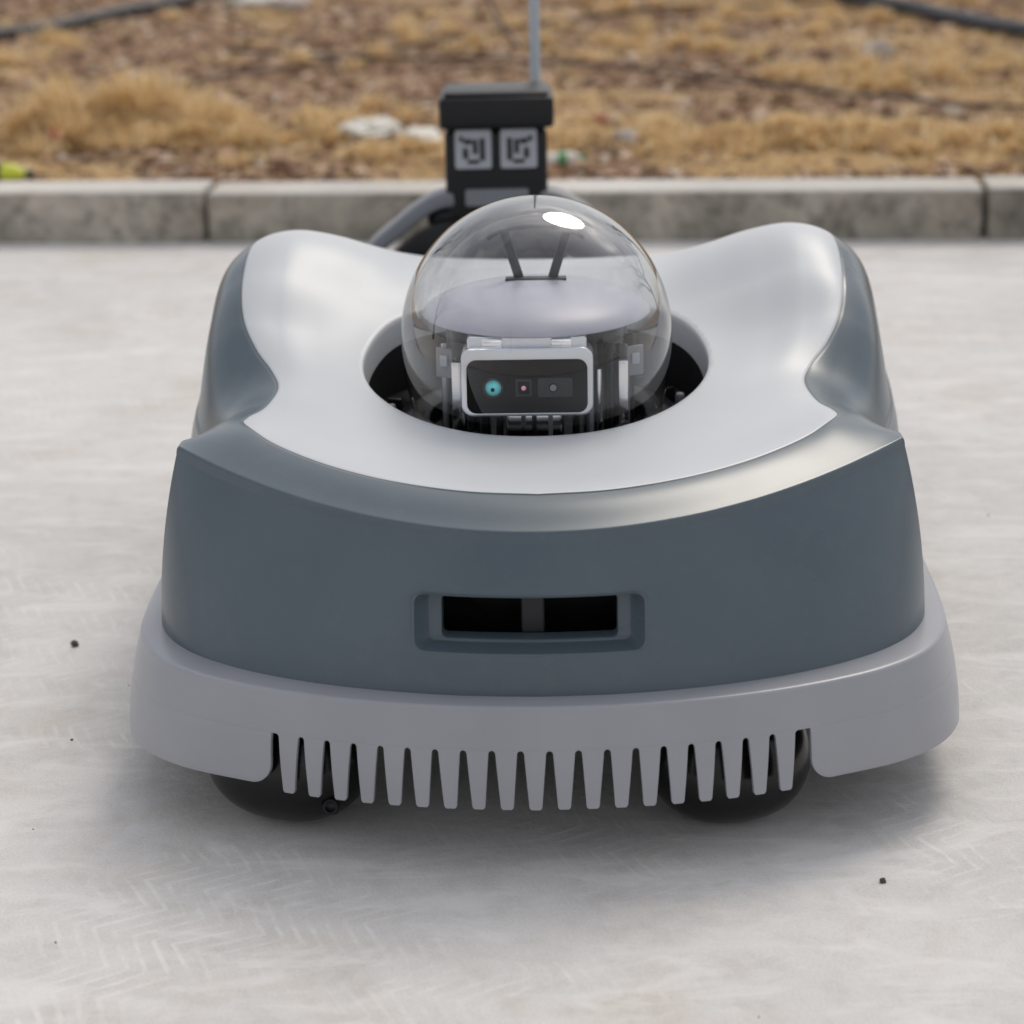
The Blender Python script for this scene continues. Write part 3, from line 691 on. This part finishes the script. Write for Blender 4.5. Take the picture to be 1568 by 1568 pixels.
rock('brick_chip.001',(.25,5.7,.13),(.02,.02,.012),M_brick,2)
M_yel=plastic('bottle_yellow',(.62,.66,.05),.3); M_grn=plastic('bottle_green',(.05,.30,.08),.3); M_dkc=plastic('bottle_dark',(.05,.06,.05),.4)
def bottle(name,loc,rz,s,m1,m2):
    e=empty(name,loc,rz)
    lathe('body',[(0,0),(.028*s,0),(.032*s,.006*s),(.030*s,.04*s),(.033*s,.07*s),(.031*s,.11*s),(.026*s,.13*s),(.013*s,.15*s),(.013*s,.165*s)],(0,0,0),m1,e,n=32,rot=(0,math.pi/2,0))
    lathe('label',[(.0336*s,.045*s),(.0342*s,.07*s),(.0336*s,.085*s)],(0,0,0),m2,e,n=32,rot=(0,math.pi/2,0))
    lathe('cap',[(.015*s,.16*s),(.015*s,.18*s),(0,.18*s)],(0,0,0),m2,e,n=24,rot=(0,math.pi/2,0))
bottle('plastic_bottle',(-1.215,5.12,.120),-.25,.75,M_yel,M_dkc)
bottle('plastic_bottle.001',(.10,5.17,.116),.25,.5,M_paper,M_grn)
# grit on concrete
pv=bmesh.new()
spots=[(-.524,2.46,.0048),(.335,1.83,.0030)]
for k in range(36): spots.append((random.uniform(-1.0,1.0),random.uniform(1.5,4.4),random.choice([.0007,.0009,.0011,.0014])))
for (x,y,s) in spots:
    r=bmesh.ops.create_icosphere(pv,subdivisions=2,radius=s,matrix=Matrix.Translation((x,y,s*.5)))
    for v in r['verts']: v.co+=Vector((random.uniform(-1,1),random.uniform(-1,1),random.uniform(-.5,.5)))*s*.3
me=bpy.data.meshes.new('grit'); pv.to_mesh(me); pv.free(); me.materials.append(plastic('grit',(.07,.06,.05),.8)); link(bpy.data.objects.new('grit',me))
# ------------------------------------------------------------------ bare trees round the site (seen mirrored in the dome)
M_bark=plastic('bark',(.09,.07,.055),.9)
def tree(name,x,y,H,seed):
    rnd=random.Random(seed)
    cu=bpy.data.curves.new(name,'CURVE'); cu.dimensions='3D'; cu.bevel_depth=1; cu.bevel_resolution=0
    def br(p,d,l,r,lev):
        n=5; sp=cu.splines.new('POLY'); sp.points.add(n)
        q=p.copy(); dd=d.copy(); pts=[]
        for i in range(n+1):
            sp.points[i].co=(*q,1); sp.points[i].radius=r*(1-.6*i/n); pts.append((q.copy(),dd.copy()))
            dd=(dd+Vector((rnd.gauss(0,.12),rnd.gauss(0,.12),rnd.gauss(.03,.08)))).normalized(); q=q+dd*l/n
        if lev<5:
            for k in range(4 if lev<3 else 3):
                i=rnd.randint(2,n); pp,d0=pts[i]
                nd=(d0*.8+Vector((rnd.gauss(0,.6),rnd.gauss(0,.6),rnd.gauss(.15,.35)))).normalized()
                br(pp,nd,l*rnd.uniform(.55,.8),r*(1-.6*i/n)*.70,lev+1)
    br(Vector((0,0,0)),Vector((0,0,1)),H*.38,H*.020,0)
    cu.materials.append(M_bark); o=bpy.data.objects.new(name,cu); o.location=(x,y,-.01); link(o)
tree('bare_tree',-3.2,-5.5,7.5,1); tree('bare_tree.001',3.0,-7,9,2); tree('bare_tree.002',4.4,5.6,6.5,3); tree('bare_tree.003',3.6,8.8,7,5); tree('bare_tree.004',-5.0,11,7.5,6); tree('bare_tree.005',-6,3,7,9)
# ------------------------------------------------------------------ light: hazy sky with thin broken cloud
EL,AZ=math.radians(52),math.radians(24)
w=bpy.data.worlds.new('World'); S.world=w; w.use_nodes=True; nt=w.node_tree; bg=nt.nodes['Background']
sky=nt.nodes.new('ShaderNodeTexSky'); sky.sky_type='NISHITA'; sky.sun_disc=False; sky.sun_elevation=EL; sky.sun_rotation=AZ; sky.dust_density=3; sky.air_density=1
hs=nt.nodes.new('ShaderNodeHueSaturation'); hs.inputs['Saturation'].default_value=.45; nt.links.new(sky.outputs[0],hs.inputs['Color'])
tc=nt.nodes.new('ShaderNodeTexCoord'); mp=nt.nodes.new('ShaderNodeMapping'); mp.inputs['Scale'].default_value=(1,1,2.2); nt.links.new(tc.outputs['Generated'],mp.inputs[0])
cn=N(nt,'ShaderNodeTexNoise',Scale=2.6,Detail=6.0,Roughness=.6,Distortion=.3); nt.links.new(mp.outputs[0],cn.inputs['Vector'])
cr=ramp(nt,cn.outputs['Fac'],[(.40,g(.05)),(.60,g(.85))])
cl=mixc(nt,cr.outputs[0],hs.outputs[0],(6.6,6.6,6.75))
nt.links.new(cl,bg.inputs[0])
bg.inputs[1].default_value=.142
d=Vector((math.sin(AZ)*math.cos(EL),math.cos(AZ)*math.cos(EL),math.sin(EL)))
sl=bpy.data.lights.new('sun','SUN'); sl.energy=1.2; sl.angle=math.radians(20); sl.color=(1,.92,.81)
so=link(bpy.data.objects.new('sun',sl)); so.rotation_euler=d.to_track_quat('Z','Y').to_euler(); so.location=(0,5,8)
# ------------------------------------------------------------------ camera
cd=bpy.data.cameras.new('camera'); cd.sensor_width=36; cd.lens=36*3396/1568; cd.clip_end=2000; cd.clip_start=.05
co=link(bpy.data.objects.new('camera',cd))
co.matrix_world=Matrix.Translation((0,0,.98))@Matrix.Rotation(math.radians(71.5),4,'X')@Matrix.Rotation(math.radians(-1.2),4,'Z')
cd.dof.use_dof=True; cd.dof.focus_distance=2.2; cd.dof.aperture_fstop=4.5
S.camera=co
S.view_settings.view_transform='Standard'; S.view_settings.look='None'; S.view_settings.exposure=0
